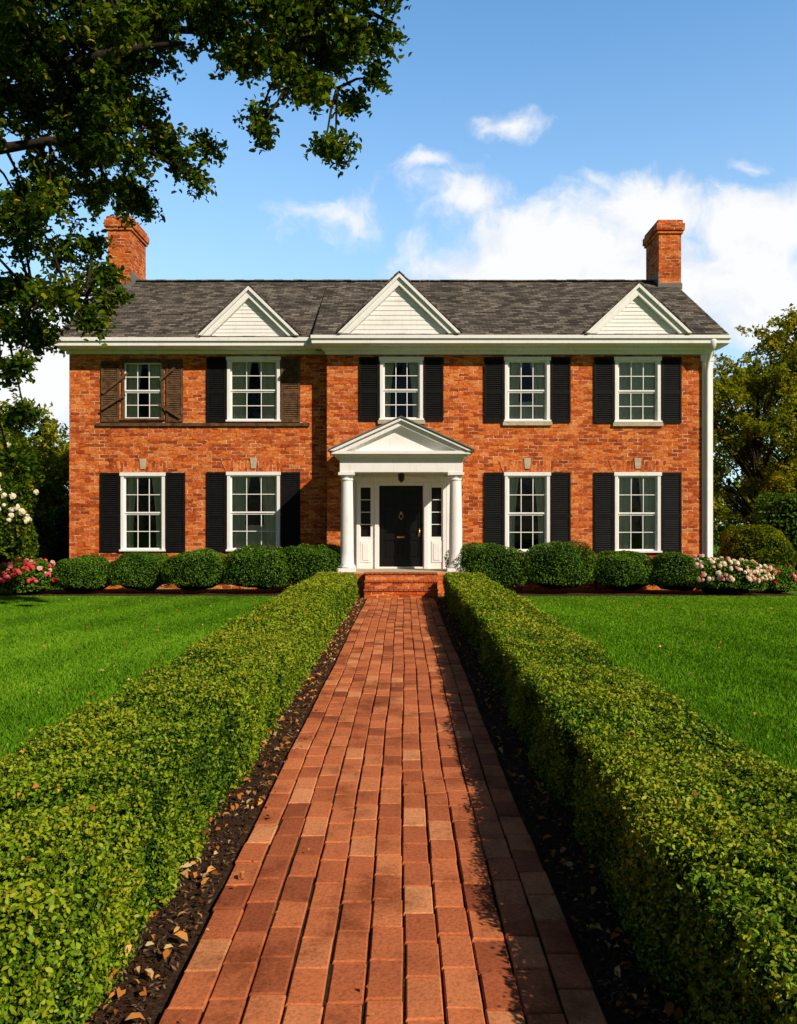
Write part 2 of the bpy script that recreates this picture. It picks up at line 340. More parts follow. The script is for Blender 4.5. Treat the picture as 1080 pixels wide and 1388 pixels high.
# ================================================================ BRICK PATH
M_pav=mat_attr('paving_brick',[(0,(.26,.068,.028)),(.3,(.45,.125,.048)),(.7,(.60,.185,.070)),(1,(.68,.28,.12))],.85,55)
M_joint=mat_simple('joint_soil',(.045,.034,.016),.95,.6,30,.05,.8)
pathE=empty('brick_path',(-.08,9,0))
g=MB(); g.box(-.875,.72,-3,19.36,.001,.022); g.obj('joint_bed',M_joint,pathE)
g=MB(); ncol=11; cw=1.600/ncol; Ln=.262
for i in range(ncol):
    x=-.878+i*cw; y=-2.6+(Ln/2 if i%2 else 0)+random.uniform(-.06,.06)
    while y<19.33:
        l=Ln*random.uniform(.92,1.08); y1=min(y+l-random.uniform(.006,.011),19.355)
        if y1-y<.05: break
        jx=random.uniform(-.0025,.0025)+.008*math.sin(y*.8)+.003*math.sin(y*2.7+i); x0=x+.005+jx; x1=x+cw-.005+jx; c=.006
        zt=.038+random.uniform(-.003,.003)+.004*math.sin(y*.9+i*.5); tx=random.uniform(-.0025,.0025); ty=random.uniform(-.0025,.0025)
        sk_=random.uniform(-.0025,.0025)
        def z(a,b): return zt+tx*a+ty*b
        vs=[(x0,y,.009),(x1,y,.009),(x1+sk_,y1,.009),(x0+sk_,y1,.009),
            (x0,y,z(-1,-1)-c),(x1,y,z(1,-1)-c),(x1+sk_,y1,z(1,1)-c),(x0+sk_,y1,z(-1,1)-c),
            (x0+c,y+c,z(-1,-1)),(x1-c,y+c,z(1,-1)),(x1-c+sk_,y1-c,z(1,1)),(x0+c+sk_,y1-c,z(-1,1))]
        fs=[(8,9,10,11)]+[(a,(a+1)%4,(a+1)%4+4,a+4) for a in range(4)]+[(a+4,(a+1)%4+4,(a+1)%4+8,a+8) for a in range(4)]
        g.add(vs,fs,0,min(1,max(0,random.gauss(.5,.24)))); y+=l
g.obj('bricks',M_pav,pathE)

# ================================================================ HEDGES
def hedge(name,x0,x1,H,y0,y1,seed):
    r=.05; parts=[]
    def surf(s,Y,inset=0.):
        h=H; per=2*h+(x1-x0); d=s*per
        px=np.where(d<h,x0,np.where(d<h+(x1-x0),x0+(d-h),x1)); pz=np.where(d<h,d,np.where(d<h+(x1-x0),h,h-(d-h-(x1-x0))))
        cx=np.clip(px,x0+r,x1-r); cz=np.minimum(pz,h-r)
        nx=px-cx; nz=pz-cz; ln=np.sqrt(nx**2+nz**2)+1e-9; nx/=ln; nz/=ln
        P=np.stack([cx+nx*r,Y,cz+nz*r],1); Nn=np.stack([nx,np.zeros(len(Y)),nz],1)
        disp=.020*fn(P,2.4,seed)+.016*fn(P,9,seed+1)+.018*fn(P,30,seed+2)
        ph=np.mod(Y+.35*np.sin(Y*.9+seed)+.25*np.sin(P[:,0]*4+Y),2.1)/2.1; seam=np.exp(-((ph-.5)/.03)**2)*.085
        disp=disp-seam*(.5+.5*np.sin(Y*1.7+seed)**2)
        P=P+Nn*(disp[:,None]-inset)
        return P,Nn,disp
    def band(n,a,b,size,hexa):
        s=rng.random(n); Y=a+(b-a)*rng.random(n)
        P,Nn,disp=surf(s,Y); dep=rng.random(n)**1.2*.095-.020
        sh_=rng.random(n)<.02; dep=np.where(sh_,-.02-.03*rng.random(n),dep)
        P=P-Nn*dep[:,None]; P+=rng.normal(size=P.shape)*.006; P[:,2]=np.maximum(P[:,2],.02)
        N2=unit(Nn*.45+np.array([0,0,.35])+rng.normal(size=P.shape)*.72)
        # yellow-green tips; shade painted into the colour of deeper, sunken and side leaves
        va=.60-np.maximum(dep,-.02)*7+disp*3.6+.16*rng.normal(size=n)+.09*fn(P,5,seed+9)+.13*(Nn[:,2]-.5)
        va=np.where(rng.random(n)<.005,1.,np.clip(va,0,.90))
        V,v=leafdata(P,N2,size*(.5+.9*rng.random(n)),va,.52,.12,hexa); parts.append((V,v,0))
    A=(2*H+(x1-x0))
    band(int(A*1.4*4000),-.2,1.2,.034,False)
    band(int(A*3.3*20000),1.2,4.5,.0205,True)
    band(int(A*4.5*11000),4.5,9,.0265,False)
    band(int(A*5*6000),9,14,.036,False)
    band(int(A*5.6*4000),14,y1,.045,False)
    n=2600
    for ye,sg in ((y1,1),(y0,-1)):
        P=np.stack([x0+(x1-x0)*rng.random(n),np.full(n,ye)+sg*.02*rng.random(n),.02+(H-.03)*rng.random(n)],1)
        N2=unit(np.array([0,sg*1.,.3])+rng.normal(size=P.shape)*.5); V,v=leafdata(P,N2,.045,.5+.2*rng.normal(size=n),.58,.14); parts.append((V,v,0))
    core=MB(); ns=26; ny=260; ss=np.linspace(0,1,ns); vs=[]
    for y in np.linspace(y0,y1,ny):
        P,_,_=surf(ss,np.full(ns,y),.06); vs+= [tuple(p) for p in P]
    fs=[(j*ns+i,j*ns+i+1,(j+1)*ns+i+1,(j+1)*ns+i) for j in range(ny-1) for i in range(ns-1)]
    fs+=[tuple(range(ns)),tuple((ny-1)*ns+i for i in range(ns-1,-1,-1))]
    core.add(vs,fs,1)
    return leafmesh(name,parts,[M_box,M_core],None,core)
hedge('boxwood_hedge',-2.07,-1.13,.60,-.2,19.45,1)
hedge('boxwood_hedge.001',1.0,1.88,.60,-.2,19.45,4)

# ================================================================ SHRUBS
def shrub(name,cx,cy,rx,ry,rz,zc,nl,ls,mats,seed,flowers=None,vb=.5,lump=.10):
    d=unit(rng.normal(size=(nl,3))); d[:,2]=np.where(d[:,2]<-.55,-d[:,2],d[:,2]); d=unit(d)
    def R_(d): return 1+lump*fn(d*1.0,3,seed)+lump*.5*fn(d,8,seed+1)
    sc=np.array([rx,ry,rz]); sup=(np.abs(d)**3).sum(1)**(-1/3.); sup=.5+.5*sup/ sup.mean()
    dep=rng.random(nl)**1.5*.15; P=d*(R_(d)*sup*(1-dep))[:,None]*sc+np.array([cx,cy,zc])
    ok=P[:,2]>.02; P=P[ok]; d2=d[ok]; dep=dep[ok]; n=len(P)
    Nn=unit(d2*.7+np.array([0,0,.3])+rng.normal(size=P.shape)*.65)
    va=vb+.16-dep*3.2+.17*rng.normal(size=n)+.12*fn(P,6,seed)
    V,v=leafdata(P,Nn,ls*(.7+.6*rng.random(n)),np.clip(va,0,.97),.55,.12); parts=[(V,v,0)]
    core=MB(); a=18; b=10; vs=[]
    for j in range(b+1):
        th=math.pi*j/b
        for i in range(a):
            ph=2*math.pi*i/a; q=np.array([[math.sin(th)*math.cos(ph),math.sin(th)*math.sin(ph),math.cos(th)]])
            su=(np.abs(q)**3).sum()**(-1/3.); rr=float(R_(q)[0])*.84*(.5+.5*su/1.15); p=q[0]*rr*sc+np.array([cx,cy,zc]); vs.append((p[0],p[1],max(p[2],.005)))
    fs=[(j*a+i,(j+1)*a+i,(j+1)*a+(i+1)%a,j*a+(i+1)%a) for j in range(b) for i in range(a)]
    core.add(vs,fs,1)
    if flowers:
        nf,fs_,fm=flowers
        for k in range(nf):
            q=unit(rng.normal(size=(1,3)))[0]; q[1]=-abs(q[1])*.9 if rng.random()<.75 else q[1]; q[2]=abs(q[2])*.95-.15; q/=np.linalg.norm(q)
            p=np.array([cx,cy,zc])+q*sc*float(R_(q[None])[0])*1.03
            if p[2]<.12: continue
            np_=11; dd=unit(q[None]*.55+rng.normal(size=(np_,3))*.75); s_=fs_*(.65+.6*rng.random()); PP=p+dd*s_*.32
            V,v=leafdata(PP,unit(dd+q*.3),s_*.62,np.full(np_,rng.random()),.95,.12,True); parts.append((V,v,2))
    return leafmesh(name,parts,mats,None,core)
SM=[M_shrub,M_core]
sh=[(-8.2,.80,.50),(-6.85,.86,.56),(-5.35,.92,.60),(-3.80,.96,.63),(-2.25,1.0,.67),
    (2.15,1.10,.67),(3.98,1.04,.64),(5.68,.90,.58),(6.95,.78,.56)]
for i,(x,rx,rz) in enumerate(sh):
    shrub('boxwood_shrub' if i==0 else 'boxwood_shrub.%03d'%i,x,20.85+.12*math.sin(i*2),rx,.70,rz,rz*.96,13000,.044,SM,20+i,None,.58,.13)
M_rose=mat_leaf('rose_petal',[(0,(.86,.80,.68)),(.5,(.86,.70,.56)),(.8,(.84,.42,.38)),(1,(.72,.14,.16))],.25)
M_red=mat_leaf('red_petal',[(0,(.70,.03,.04)),(.6,(.86,.08,.12)),(1,(.86,.44,.40))],.2)
M_cream=mat_leaf('cream_petal',[(0,(.82,.74,.54)),(1,(.86,.82,.70))],.25)
shrub('rose_bush',8.1,20.5,1.02,.65,.54,.46,8000,.06,[M_shrub,M_core,M_rose],50,(170,.12,0),.65,.2)
shrub('rose_bush.001',9.6,20.9,.55,.5,.40,.34,4500,.06,[M_shrub,M_core,M_red],51,(14,.10,0),.65,.2)
shrub('red_flower_bush',-9.45,20.7,.72,.6,.46,.42,6000,.06,[M_shrub,M_core,M_red],52,(75,.12,0),.65,.2)
shrub('garden_shrub',10.9,25,1.15,1,.85,.8,10000,.08,[M_bg,M_core],53,None,.22,.14)
shrub('garden_shrub.001',14.0,28,1.8,1.4,1.7,1.5,11000,.12,SM,54,None,.55,.2)
shrub('garden_shrub.002',-12.3,24.5,1.9,1.3,1.2,1.0,11000,.11,SM,55,None,.4,.2)
shrub('garden_shrub.003',-11.0,27.5,1.6,1.3,1.4,1.2,9000,.12,SM,56,None,.45,.2)
shrub('flowering_shrub',-11.35,22.1,1.2,1.0,2.1,2.05,11000,.10,[M_tree,M_core,M_cream],57,(120,.17,0),.55,.26)

# ================================================================ TREES
def cluster(c,r,nt_,nl,ls,droop,vb,parts,twigs=None,seed=0,mi=1,hexa=True):
    c=np.array(c,float); E=unit(rng.normal(size=(nt_,3)))*(r*(.55+.6*rng.random((nt_,1)))); E[:,2]=E[:,2]*.8-droop*r*rng.random(nt_)
    k=rng.integers(0,nt_,nl); t=.15+.9*rng.random(nl)**.7
    P=c+E[k]*t[:,None]+rng.normal(size=(nl,3))*ls*.55
    P[:,2]-=droop*.35*r*t**2
    Nn=unit(np.array([0,0,.7])+rng.normal(size=(nl,3))*.7)
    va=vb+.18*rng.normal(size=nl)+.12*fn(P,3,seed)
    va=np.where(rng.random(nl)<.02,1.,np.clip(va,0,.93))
    V,v=leafdata(P,Nn,ls*(.7+.6*rng.random(nl)),va,.52,.14,hexa); parts.append((V,v,mi))
    if twigs is not None:
        for e in E: twigs.tube([c,c+e*.55,c+e*np.array([1,1,1])-np.array([0,0,droop*.3*r])],[.010,.007,.003],3,0)
def gentree(name,loc,H,R,ls,leafmat,seed,ncl=46,nl=230,base=.25,vb=.5):
    r=np.random.default_rng(seed); wood=MB(); parts=[]; x,y=loc
    top=Vector((x+r.normal()*.3,y,H*.8)); tr=.024*H
    tp=[Vector((x,y,-.1)),Vector((x+.05*H*r.normal()*.3,y,H*.25)),Vector((x+r.normal()*.2,y+r.normal()*.2,H*.5)),top]
    wood.tube(tp,[tr*1.4,tr,tr*.7,tr*.2],9,0)
    for i in range(ncl):
        q=r.normal(size=3); q/=np.linalg.norm(q); q=q*(.45+.55*r.random()**.5)
        cz=H*(base+(1-base)*.5)+q[2]*H*(1-base)*.47; k=1-.25*max(0,q[2]); c=(x+q[0]*R*k,y+q[1]*R*k,cz)
        s=min(max(.25,cz/H-.22),.95); j=min(2,int(s*3)); a=tp[j].lerp(tp[j+1],s*3-j if s*3-j<1 else 1)
        m_=(a+Vector(c))/2+Vector((0,0,.04*H)); wood.tube([a,m_,Vector(c)],[tr*.25,tr*.15,.02],5,0)
        cluster(c,R*.33*(.75+.5*r.random()),9,nl,ls,.2,vb+.10*r.normal(),parts,None,seed+i,1,False)
    return leafmesh(name,parts,[M_bark,leafmat],None,wood)
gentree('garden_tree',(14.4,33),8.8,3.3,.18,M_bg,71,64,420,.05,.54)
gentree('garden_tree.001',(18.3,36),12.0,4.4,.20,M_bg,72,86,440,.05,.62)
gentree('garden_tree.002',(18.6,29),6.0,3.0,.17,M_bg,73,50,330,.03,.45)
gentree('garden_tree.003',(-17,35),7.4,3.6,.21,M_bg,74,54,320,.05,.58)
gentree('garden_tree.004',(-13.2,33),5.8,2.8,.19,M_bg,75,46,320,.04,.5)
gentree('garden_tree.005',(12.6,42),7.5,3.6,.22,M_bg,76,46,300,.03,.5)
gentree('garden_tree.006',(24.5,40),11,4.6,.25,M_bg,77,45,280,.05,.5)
wood=MB(); parts=[]
r=np.random.default_rng(5)
for i in range(46):
    a=2*math.pi*i/46+r.normal()*.04; D=66+10*r.normal(); 
    x=D*math.sin(a); y=12+D*math.cos(a); H=8.5+2.2*r.normal() 
    if math.cos(a)<.2: H+=5
    wood.tube([(x,y,0),(x,y,H*.6)],[.3,.12],6,0)
    for k in range(12):
        q=r.normal(size=3); q/=np.linalg.norm(q); cluster((x+q[0]*4,y+q[1]*3,H*.52+q[2]*H*.4),2.2,7,80,.58,.2,.40,parts,None,i,1,False)
leafmesh('background_trees',parts,[M_bark,M_bg],None,wood)

# Large shade tree: trunk outside the left of the view, limbs reaching over the lawn
wood=MB(); parts=[]
trunk=[(-9.3,11.2,-.1),(-9.15,11.2,1.2),(-9.0,11.1,3),(-8.7,11,5),(-8.5,11,7.5),(-8.6,11.1,10),(-8.8,11,12.4)]
wood.tube(trunk,[.58,.44,.38,.33,.26,.17,.07],12,0)
limbs=[[(-8.9,11.1,3.6),(-7.6,11,4.6),(-6.4,11.1,4.6),(-5.3,11.1,4.9),(-4.3,11,4.9)],
 [(-8.7,11,5),(-7.2,10.9,6.2),(-5.9,10.8,6.7),(-4.7,10.8,6.9),(-3.4,10.9,6.8),(-2.9,10.9,6.5)],
 [(-8.6,11,6.3),(-7,11,7.6),(-5.4,11,8.15),(-4.2,11.1,8.6),(-2.9,11.1,8.55),(-1.8,11,8.2),(-.9,11,7.7)],
 [(-5.4,11,8.15),(-4.4,10.6,7.8),(-3.6,10.6,8.0),(-2.9,10.8,8.2)],
 [(-8.5,11,7.5),(-6.5,11.2,9.2),(-4.2,11.2,9.6),(-2.2,11.1,9.3),(-.7,11,8.85),(-.1,10.9,8.5)],
 [(-8.6,11.1,9),(-7,12.5,10.4),(-4.6,13,11.4)],[(-8.6,11.1,9),(-10.5,10,10.6),(-12,9.5,11)],
 [(-8.6,11,6),(-10.4,11.6,7.6),(-12.4,12,8.2)],[(-8.6,11,5.6),(-9,13,7.2),(-9.4,14.8,8.0)],[(-8.6,11,6.4),(-8.6,9,7.9),(-8.8,7.4,8.8)]]
LR=[]
for l in limbs:
    n=len(l); rad=[.12*(1-i/(n-.3))**1.3+.012 for i in range(n)]; wood.tube(l,rad,8,0)
    for i in range(n-1):
        for t in np.linspace(0,1,5): LR.append(np.array(l[i])*(1-t)+np.array(l[i+1])*t)
for i in range(len(trunk)-1): LR.append(np.array(trunk[i+1]))
LR=np.array(LR)
sprays=[(-5.4,8.8,.6),(-4.8,8.8,.6),(-4.2,8.9,.6),(-3.6,8.8,.55),(-3.1,8.9,.45),(-5.5,8.1,.6),(-4.9,8.1,.6),(-4.3,8.2,.55),(-3.8,8.3,.45),
 (-5.3,7.5,.55),(-4.7,7.5,.55),(-4.1,7.6,.5),(-3.6,7.5,.42),(-3.2,7.05,.38),(-2.9,6.75,.32),(-3.8,6.9,.4),(-4.4,6.9,.45),(-5.0,6.8,.5),(-5.4,6.3,.5),(-4.2,6.45,.34),(-2.72,7.1,.24),(-3.4,6.6,.28),
 (-2.6,8.85,.42),(-2.1,8.9,.42),(-1.6,8.85,.42),(-1.1,8.9,.42),(-.6,8.8,.40),(-.2,8.75,.3),(-2.5,8.3,.36),(-2.25,7.85,.3),(-2.0,7.4,.26),(-1.75,8.3,.4),(-1.4,7.9,.38),(-1.15,7.5,.34),(-.95,7.1,.28),(-.7,8.2,.40),(-.35,8.35,.34),(-.38,7.9,.24),(-1.9,7.0,.18),(-1.02,6.8,.20),(-1.1,8.3,.36),(-1.9,8.0,.3),(-.75,7.7,.26),
 (-5.2,5.7,.45),(-4.7,5.6,.42),(-4.3,5.3,.34),(-5.4,5.1,.45),(-4.9,5.0,.45),(-4.4,4.8,.38),(-4.0,4.9,.28),(-4.1,4.5,.26),(-4.9,4.5,.36),(-5.35,4.5,.36),(-4.6,6.1,.32),(-5.35,3.9,.32),(-5.2,3.3,.24),(-5.45,2.7,.38),(-5.5,3.4,.3),(-5.4,2.1,.26),(-5.0,3.9,.2),(-3.75,5.0,.2),(-4.35,5.75,.26)]
r=np.random.default_rng(9); allc=[]
for (x,z,rr) in sprays:
    allc.append((x,10.95+r.normal()*.35,z,rr,1))
    if rr>.34: allc.append((x+r.normal()*.18,11+r.normal()*.9,z+r.normal()*.18,rr*.95,1))
    if rr>.40 and z>6: allc.append((x+r.normal()*.25,11+r.normal()*1.2,z+r.normal()*.25,rr,1))
    if rr>.5 and z>7: allc.append((x+r.normal()*.3,11.4+r.normal()*1.2,z+r.normal()*.3,rr,1))
k=0
while k<110:
    q=r.normal(size=3); q/=np.linalg.norm(q); q*=r.random()**.4
    c=np.array([-8.6,11,8.4])+q*np.array([5.2,5.0,4.6])
    edge=c[0]<-.58*c[1] ; above=c[2]>1.8+.70*c[1]+.4
    if c[2]<3.2 or not(edge or above): continue
    allc.append((*c,.70,0)); k+=1
for i,(x,y,z,rr,vis) in enumerate(allc):
    c=np.array([x,y,z]); d=((LR-c)**2).sum(1); a=LR[d.argmin()]; mid=(a+c)/2+np.array([0,0,.10*math.sqrt(d.min())])
    wood.tube([tuple(a),tuple(mid),tuple(c)],[.026,.017,.010],5,0)
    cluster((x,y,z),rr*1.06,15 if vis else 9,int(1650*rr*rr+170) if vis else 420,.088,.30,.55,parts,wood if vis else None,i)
leafmesh('shade_tree',parts,[M_bark,M_tree],None,wood)

# ================================================================ HOUSE
H=empty('brick_house',(0,24,0))
def wall_holes(g,y,x0,x1,z0,z1,holes,depth,mi=0):
    xs=sorted({x0,x1,*[h[0] for h in holes],*[h[1] for h in holes]}); zs=sorted({z0,z1,*[h[2] for h in holes],*[h[3] for h in holes]})
    for i in range(len(xs)-1):
        for j in range(len(zs)-1):
            cx=(xs[i]+xs[i+1])/2; cz=(zs[j]+zs[j+1])/2
            if any(h[0]<cx<h[1] and h[2]<cz<h[3] for h in holes): continue
            g.add([(xs[i],y,zs[j]),(xs[i+1],y,zs[j]),(xs[i+1],y,zs[j+1]),(xs[i],y,zs[j+1])],[(0,1,2,3)],mi)
    for a,b,c,d in holes:
        y2=y+depth
        g.add([(a,y,c),(b,y,c),(b,y,d),(a,y,d),(a,y2,c),(b,y2,c),(b,y2,d),(a,y2,d)],[(0,4,5,1),(1,5,6,2),(2,6,7,3),(3,7,4,0)],mi)
YM,YW=22.0,22.45
wins=[
 (-.06,1.16,4.60,6.32,YM,'n',0),(3.35,1.22,4.56,6.32,YM,'n',1),(6.34,1.24,4.54,6.32,YM,'n',2),
 (3.35,1.22,1.02,3.2,YM,'n',0),(6.34,1.24,1.02,3.2,YM,'n',3),
 (-4.15,1.46,4.62,6.42,YW,'n',3),(-7.21,1.16,4.66,6.36,YW,'old',3),(-4.15,1.46,1.04,3.24,YW,'n',1),(-7.21,1.22,1.04,3.22,YW,'n',0)]
def hole(w): return (w[0]-w[1]/2+.05,w[0]+w[1]/2-.05,w[2]+.04,w[3]-.05)
g=MB()
wall_holes(g,YM,-2.08,8.34,0,6.62,[hole(w) for w in wins if w[4]==YM]+[(-1.2,1.08,.56,3.0)],.10)
wall_holes(g,YW,-9.25,-2.08,0,6.66,[hole(w) for w in wins if w[4]==YW],.10)
g.add([(-2.08,YM,0),(-2.08,YM,6.62),(-2.08,YW,6.62),(-2.08,YW,0)],[(0,1,2,3)])
YB=30.0
for X_,y0,o in ((8.34,YM,1),(-9.25,YW,-1)):
    g.add([(X_,y0,0),(X_,YB,0),(X_,YB,6.62),(X_,26,9.42),(X_,y0,6.62)],[(0,1,2,3,4) if o>0 else (4,3,2,1,0)])
g.add([(8.34,YB,0),(-9.25,YB,0),(-9.25,YB,6.62),(8.34,YB,6.62)],[(0,1,2,3)])
for x0,x1,y0,y1,zt in ((-9.30,-8.58,25.5,27.0,11.45),(8.02,8.72,25.5,26.85,11.34)):
    g.box(x0,x1,y0,y1,0,zt-.42)
    g.box(x0-.05,x1+.05,y0-.05,y1+.05,zt-.42,zt-.33); g.box(x0-.09,x1+.09,y0-.09,y1+.09,zt-.33,zt-.12); g.box(x0-.04,x1+.04,y0-.04,y1+.04,zt-.12,zt)
g.obj('walls',M_brick,H)
g=MB()
for x0,x1,y0,y1 in ((-9.30,-8.58,25.5,27.0),(8.02,8.72,25.5,26.85)):
    g.box(x0-.03,x1+.03,y0-.02,y0-.003,9.16,9.36)
    if x0>0: g.box(x0-.02,x0-.003,y0,y1,9.2,9.72)
    else: g.box(x1+.003,x1+.02,y0,y1,9.2,9.75)
g.obj('chimney_flashing',M_flash,H)
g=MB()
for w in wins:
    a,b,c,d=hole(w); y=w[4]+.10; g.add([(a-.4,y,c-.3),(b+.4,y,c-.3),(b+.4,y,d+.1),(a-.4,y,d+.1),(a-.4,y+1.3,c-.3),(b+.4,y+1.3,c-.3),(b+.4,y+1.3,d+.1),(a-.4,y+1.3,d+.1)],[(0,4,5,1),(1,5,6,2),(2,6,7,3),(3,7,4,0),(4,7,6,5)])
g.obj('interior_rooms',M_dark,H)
def curtain(g,x0,x1,z0,z1,y,amp=.03,fr=9,taper=0,seed=0):
    n=44; rows=8; vs=[]
    for j in range(rows+1):
        t=j/rows
        for i in range(n+1):
            s=i/n; x=x0+(x1-x0)*s; 
            if taper>0: x=x0+(x1-x0)*s*(1-taper*math.sin(min(1,(1-t)*1.25)*math.pi*.5))
            if taper<0: x=x1-(x1-x0)*(1-s)*(1+taper*math.sin(min(1,(1-t)*1.25)*math.pi*.5))
            vs.append((x,y+amp*math.sin(s*fr*6.28/2+seed+.6*math.sin(t*3))+.01*math.sin(s*31),z0+(z1-z0)*t))
    g.add(vs,[(j*(n+1)+i,j*(n+1)+i+1,(j+1)*(n+1)+i+1,(j+1)*(n+1)+i) for j in range(rows) for i in range(n)])
gw=MB(); gg=MB(); gc=MB(); gs=MB(); gb=MB(); go=MB(); ga=MB()
def shutter(g,x0,x1,z0,z1,y):
    st=.055; yb=y-.004; yf=y-.045
    g.box(x0,x0+st,yf,yb,z0,z1); g.box(x1-st,x1,yf,yb,z0,z1)
    zm=z0+(z1-z0)*.46
    for a,b in ((z0,z0+.09),(zm-.045,zm+.045),(z1-.07,z1)): g.box(x0+st,x1-st,yf+.001,yb,a,b)
    for a,b in ((z0+.09,zm-.045),(zm+.045,z1-.07)):
        g.box(x0+st,x1-st,yf+.028,yb-.002,a,b)
        n=int((b-a)/.055)
        for i in range(n):
            z=a+(b-a)*(i+.5)/n; h=.020
            g.add([(x0+st,yf+.004,z-h),(x1-st,yf+.004,z-h),(x1-st,yf+.026,z+h),(x0+st,yf+.026,z+h)],[(0,1,2,3)])
def window(xc,w,z0,z1,y,style,cm):
    t=gw if style=='n' else go
    x0,x1=xc-w/2,xc+w/2; cs=.085 if style=='n' else .06; yf=y-.035
    t.box(x0,x0+cs,yf,y+.09,z0+.05,z1-.1); t.box(x1-cs,x1,yf,y+.09,z0+.05,z1-.1)
    t.box(x0-.025,x1+.025,yf-.02,y+.09,z1-.1,z1); t.box(x0-.03,x1+.03,yf-.045,y+.09,z0,z0+.05)
    t=gw
    a,b=x0+cs,x1-cs; zb,zt=z0+.05,z1-.1; zm=(zb+zt)/2; sf=.042
    for k,(p,q,yy) in enumerate(((zb,zm-.018,y+.055),(zm-.018,zt,y+.025))):
        t.box(a,a+sf,yy,yy+.03,p,q); t.box(b-sf,b,yy,yy+.03,p,q); t.box(a+sf,b-sf,yy+.001,yy+.03,p,p+sf); t.box(a+sf,b-sf,yy+.001,yy+.03,q-sf,q)
        for i in (1,2):
            x=a+sf+(b-a-2*sf)*i/3; t.box(x-.011,x+.011,yy+.004,yy+.026,p+sf,q-sf)
        x=(p+q)/2
        xs=[a+sf]+[a+sf+(b-a-2*sf)*i/3 for i in (1,2)]+[b-sf]
        for i in range(3): t.box(xs[i]+(.011 if i else 0),xs[i+1]-(.011 if i<2 else 0),yy+.004,yy+.026,x-.011,x+.011)
        gg.add([(a+sf,yy+.015,p+sf),(b-sf,yy+.015,p+sf),(b-sf,yy+.015,q-sf),(a+sf,yy+.015,q-sf)],[(0,1,2,3)])
    yc=y+.15; W_=b-a
    if cm==0: curtain(gc,a-.05,a+W_*.32,zb-.1,zt+.05,yc,.022,5,.35,xc); curtain(gc,b-W_*.32,b+.05,zb-.1,zt+.05,yc,.022,5,-.35,xc)
    if cm==1: curtain(gc,a-.05,a+W_*.42,zb-.1,zt+.05,yc,.022,6,.3,xc); curtain(gc,b-W_*.42,b+.05,zb-.1,zt+.05,yc,.022,6,-.3,xc); curtain(gc,a,b,zb-.1,zb+(zt-zb)*.33,yc+.08,.02,13)
    if cm==2: curtain(gc,a-.05,b+.05,zb-.1,zt+.05,yc,.02,15,0,xc)
    if cm==3: curtain(gc,a-.05,a+W_*.44,zb-.1,zt+.05,yc,.022,6,.2,xc); curtain(gc,b-W_*.44,b+.05,zb-.1,zt+.05,yc,.022,6,-.2,xc)
    sw=.53
    if style=='n':
        shutter(gb,x0-.03-sw,x0-.03,z0-.01,z1-.01,y); 
        (shutter(gb,x1+.03,x1+.03+sw,z0-.01,z1-.01,y) if not(y==YW and z0>4) else shutter(go,x1+.03,x1+.03+sw,z0-.01,z1-.01,y))
    if y==YM and z0>4: gs.box(x0-.06,x1+.06,y-.07,y-.002,z0-.10,z0-.003)
    if z0<4:
        gs.prism_y([(xc-.07,z1+.09),(xc+.07,z1+.09),(xc+.10,z1+.38),(xc-.10,z1+.38)],y-.03,y-.004)
        for sg in (-1,1):
            p=[(xc+sg*.073,z1+.015),(xc+sg*(w/2+.05),z1+.015),(xc+sg*(w/2+.17),z1+.31),(xc+sg*.10,z1+.31)]
            ga.prism_y(p if sg>0 else p[::-1],y-.012,y-.003)
for w in wins: window(*w)
go.box(-8.5,-2.6,YW-.06,YW-.003,4.50,4.58)
shutter(go,-8.36,-7.86,4.62,6.30,YW); shutter(go,-6.56,-6.1,4.62,6.34,YW)
def plank(xa,za,xb,zb_,w,y0):
    d=Vector((xb-xa,zb_-za)).normalized(); n_=Vector((-d.y,d.x))*w/2
    go.prism_y([(xa-n_.x,za-n_.y),(xa+n_.x,za+n_.y),(xb+n_.x,zb_+n_.y),(xb-n_.x,zb_-n_.y)][::-1],y0,y0+.02)
plank(-8.30,5.4,-7.60,5.95,.07,YW-.10); plank(-8.32,4.95,-7.66,5.35,.06,YW-.13); plank(-6.75,5.1,-6.15,4.72,.07,YW-.10); plank(-6.72,5.75,-6.3,6.1,.06,YW-.12)
gw.obj('window_frames',M_white,H,.004); gg.obj('window_glass',M_glass,H); gc.obj('curtains',M_curt,H,0,True)
gs.obj('stone_sills_and_keystones',M_stone,H,.008); gb.obj('black_shutters',M_black,H); go.obj('weathered_shutters',M_brown,H); ga.obj('jack_arches',M_brickv,H)

# roof
SLM=(9.55-6.80)/(26-21.5); SLW=(9.55-6.84)/(26-21.9)
def roofslab(g,xa,xb,y0,z0,y1,z1,n):
    dy=(y1-y0)/n; dz=(z1-z0)/n
    for i in range(n):
        a=y0+dy*i; c=z0+dz*i; e=.018; nseg=40
        xs=np.linspace(xa,xb,nseg+1)
        for k in range(nseg):
            j=random.uniform(-.008,.008)
            g.add([(xs[k],a,c-.004),(xs[k+1],a,c-.004),(xs[k+1],a,c+e+j),(xs[k],a,c+e+j),(xs[k],a+dy,c+dz+.001),(xs[k+1],a+dy,c+dz+.001)],[(0,1,2,3),(3,2,5,4)])
g=MB()
roofslab(g,-2.42,8.62,21.48,6.80,26,9.55,36); roofslab(g,-9.45,-2.42,21.88,6.83,26,9.55,33)
g.add([(-9.45,30.5,6.8),(8.62,30.5,6.8),(8.62,26,9.552),(-9.45,26,9.552)],[(1,0,3,2)])
for k in range(58):
    x=-9.45+k*.3117; zz=9.555+random.uniform(-.004,.012); g.prism_y([(x,zz),(x+.305,zz),(x+.305,zz+.035),(x,zz+.035)],25.9,26.1)
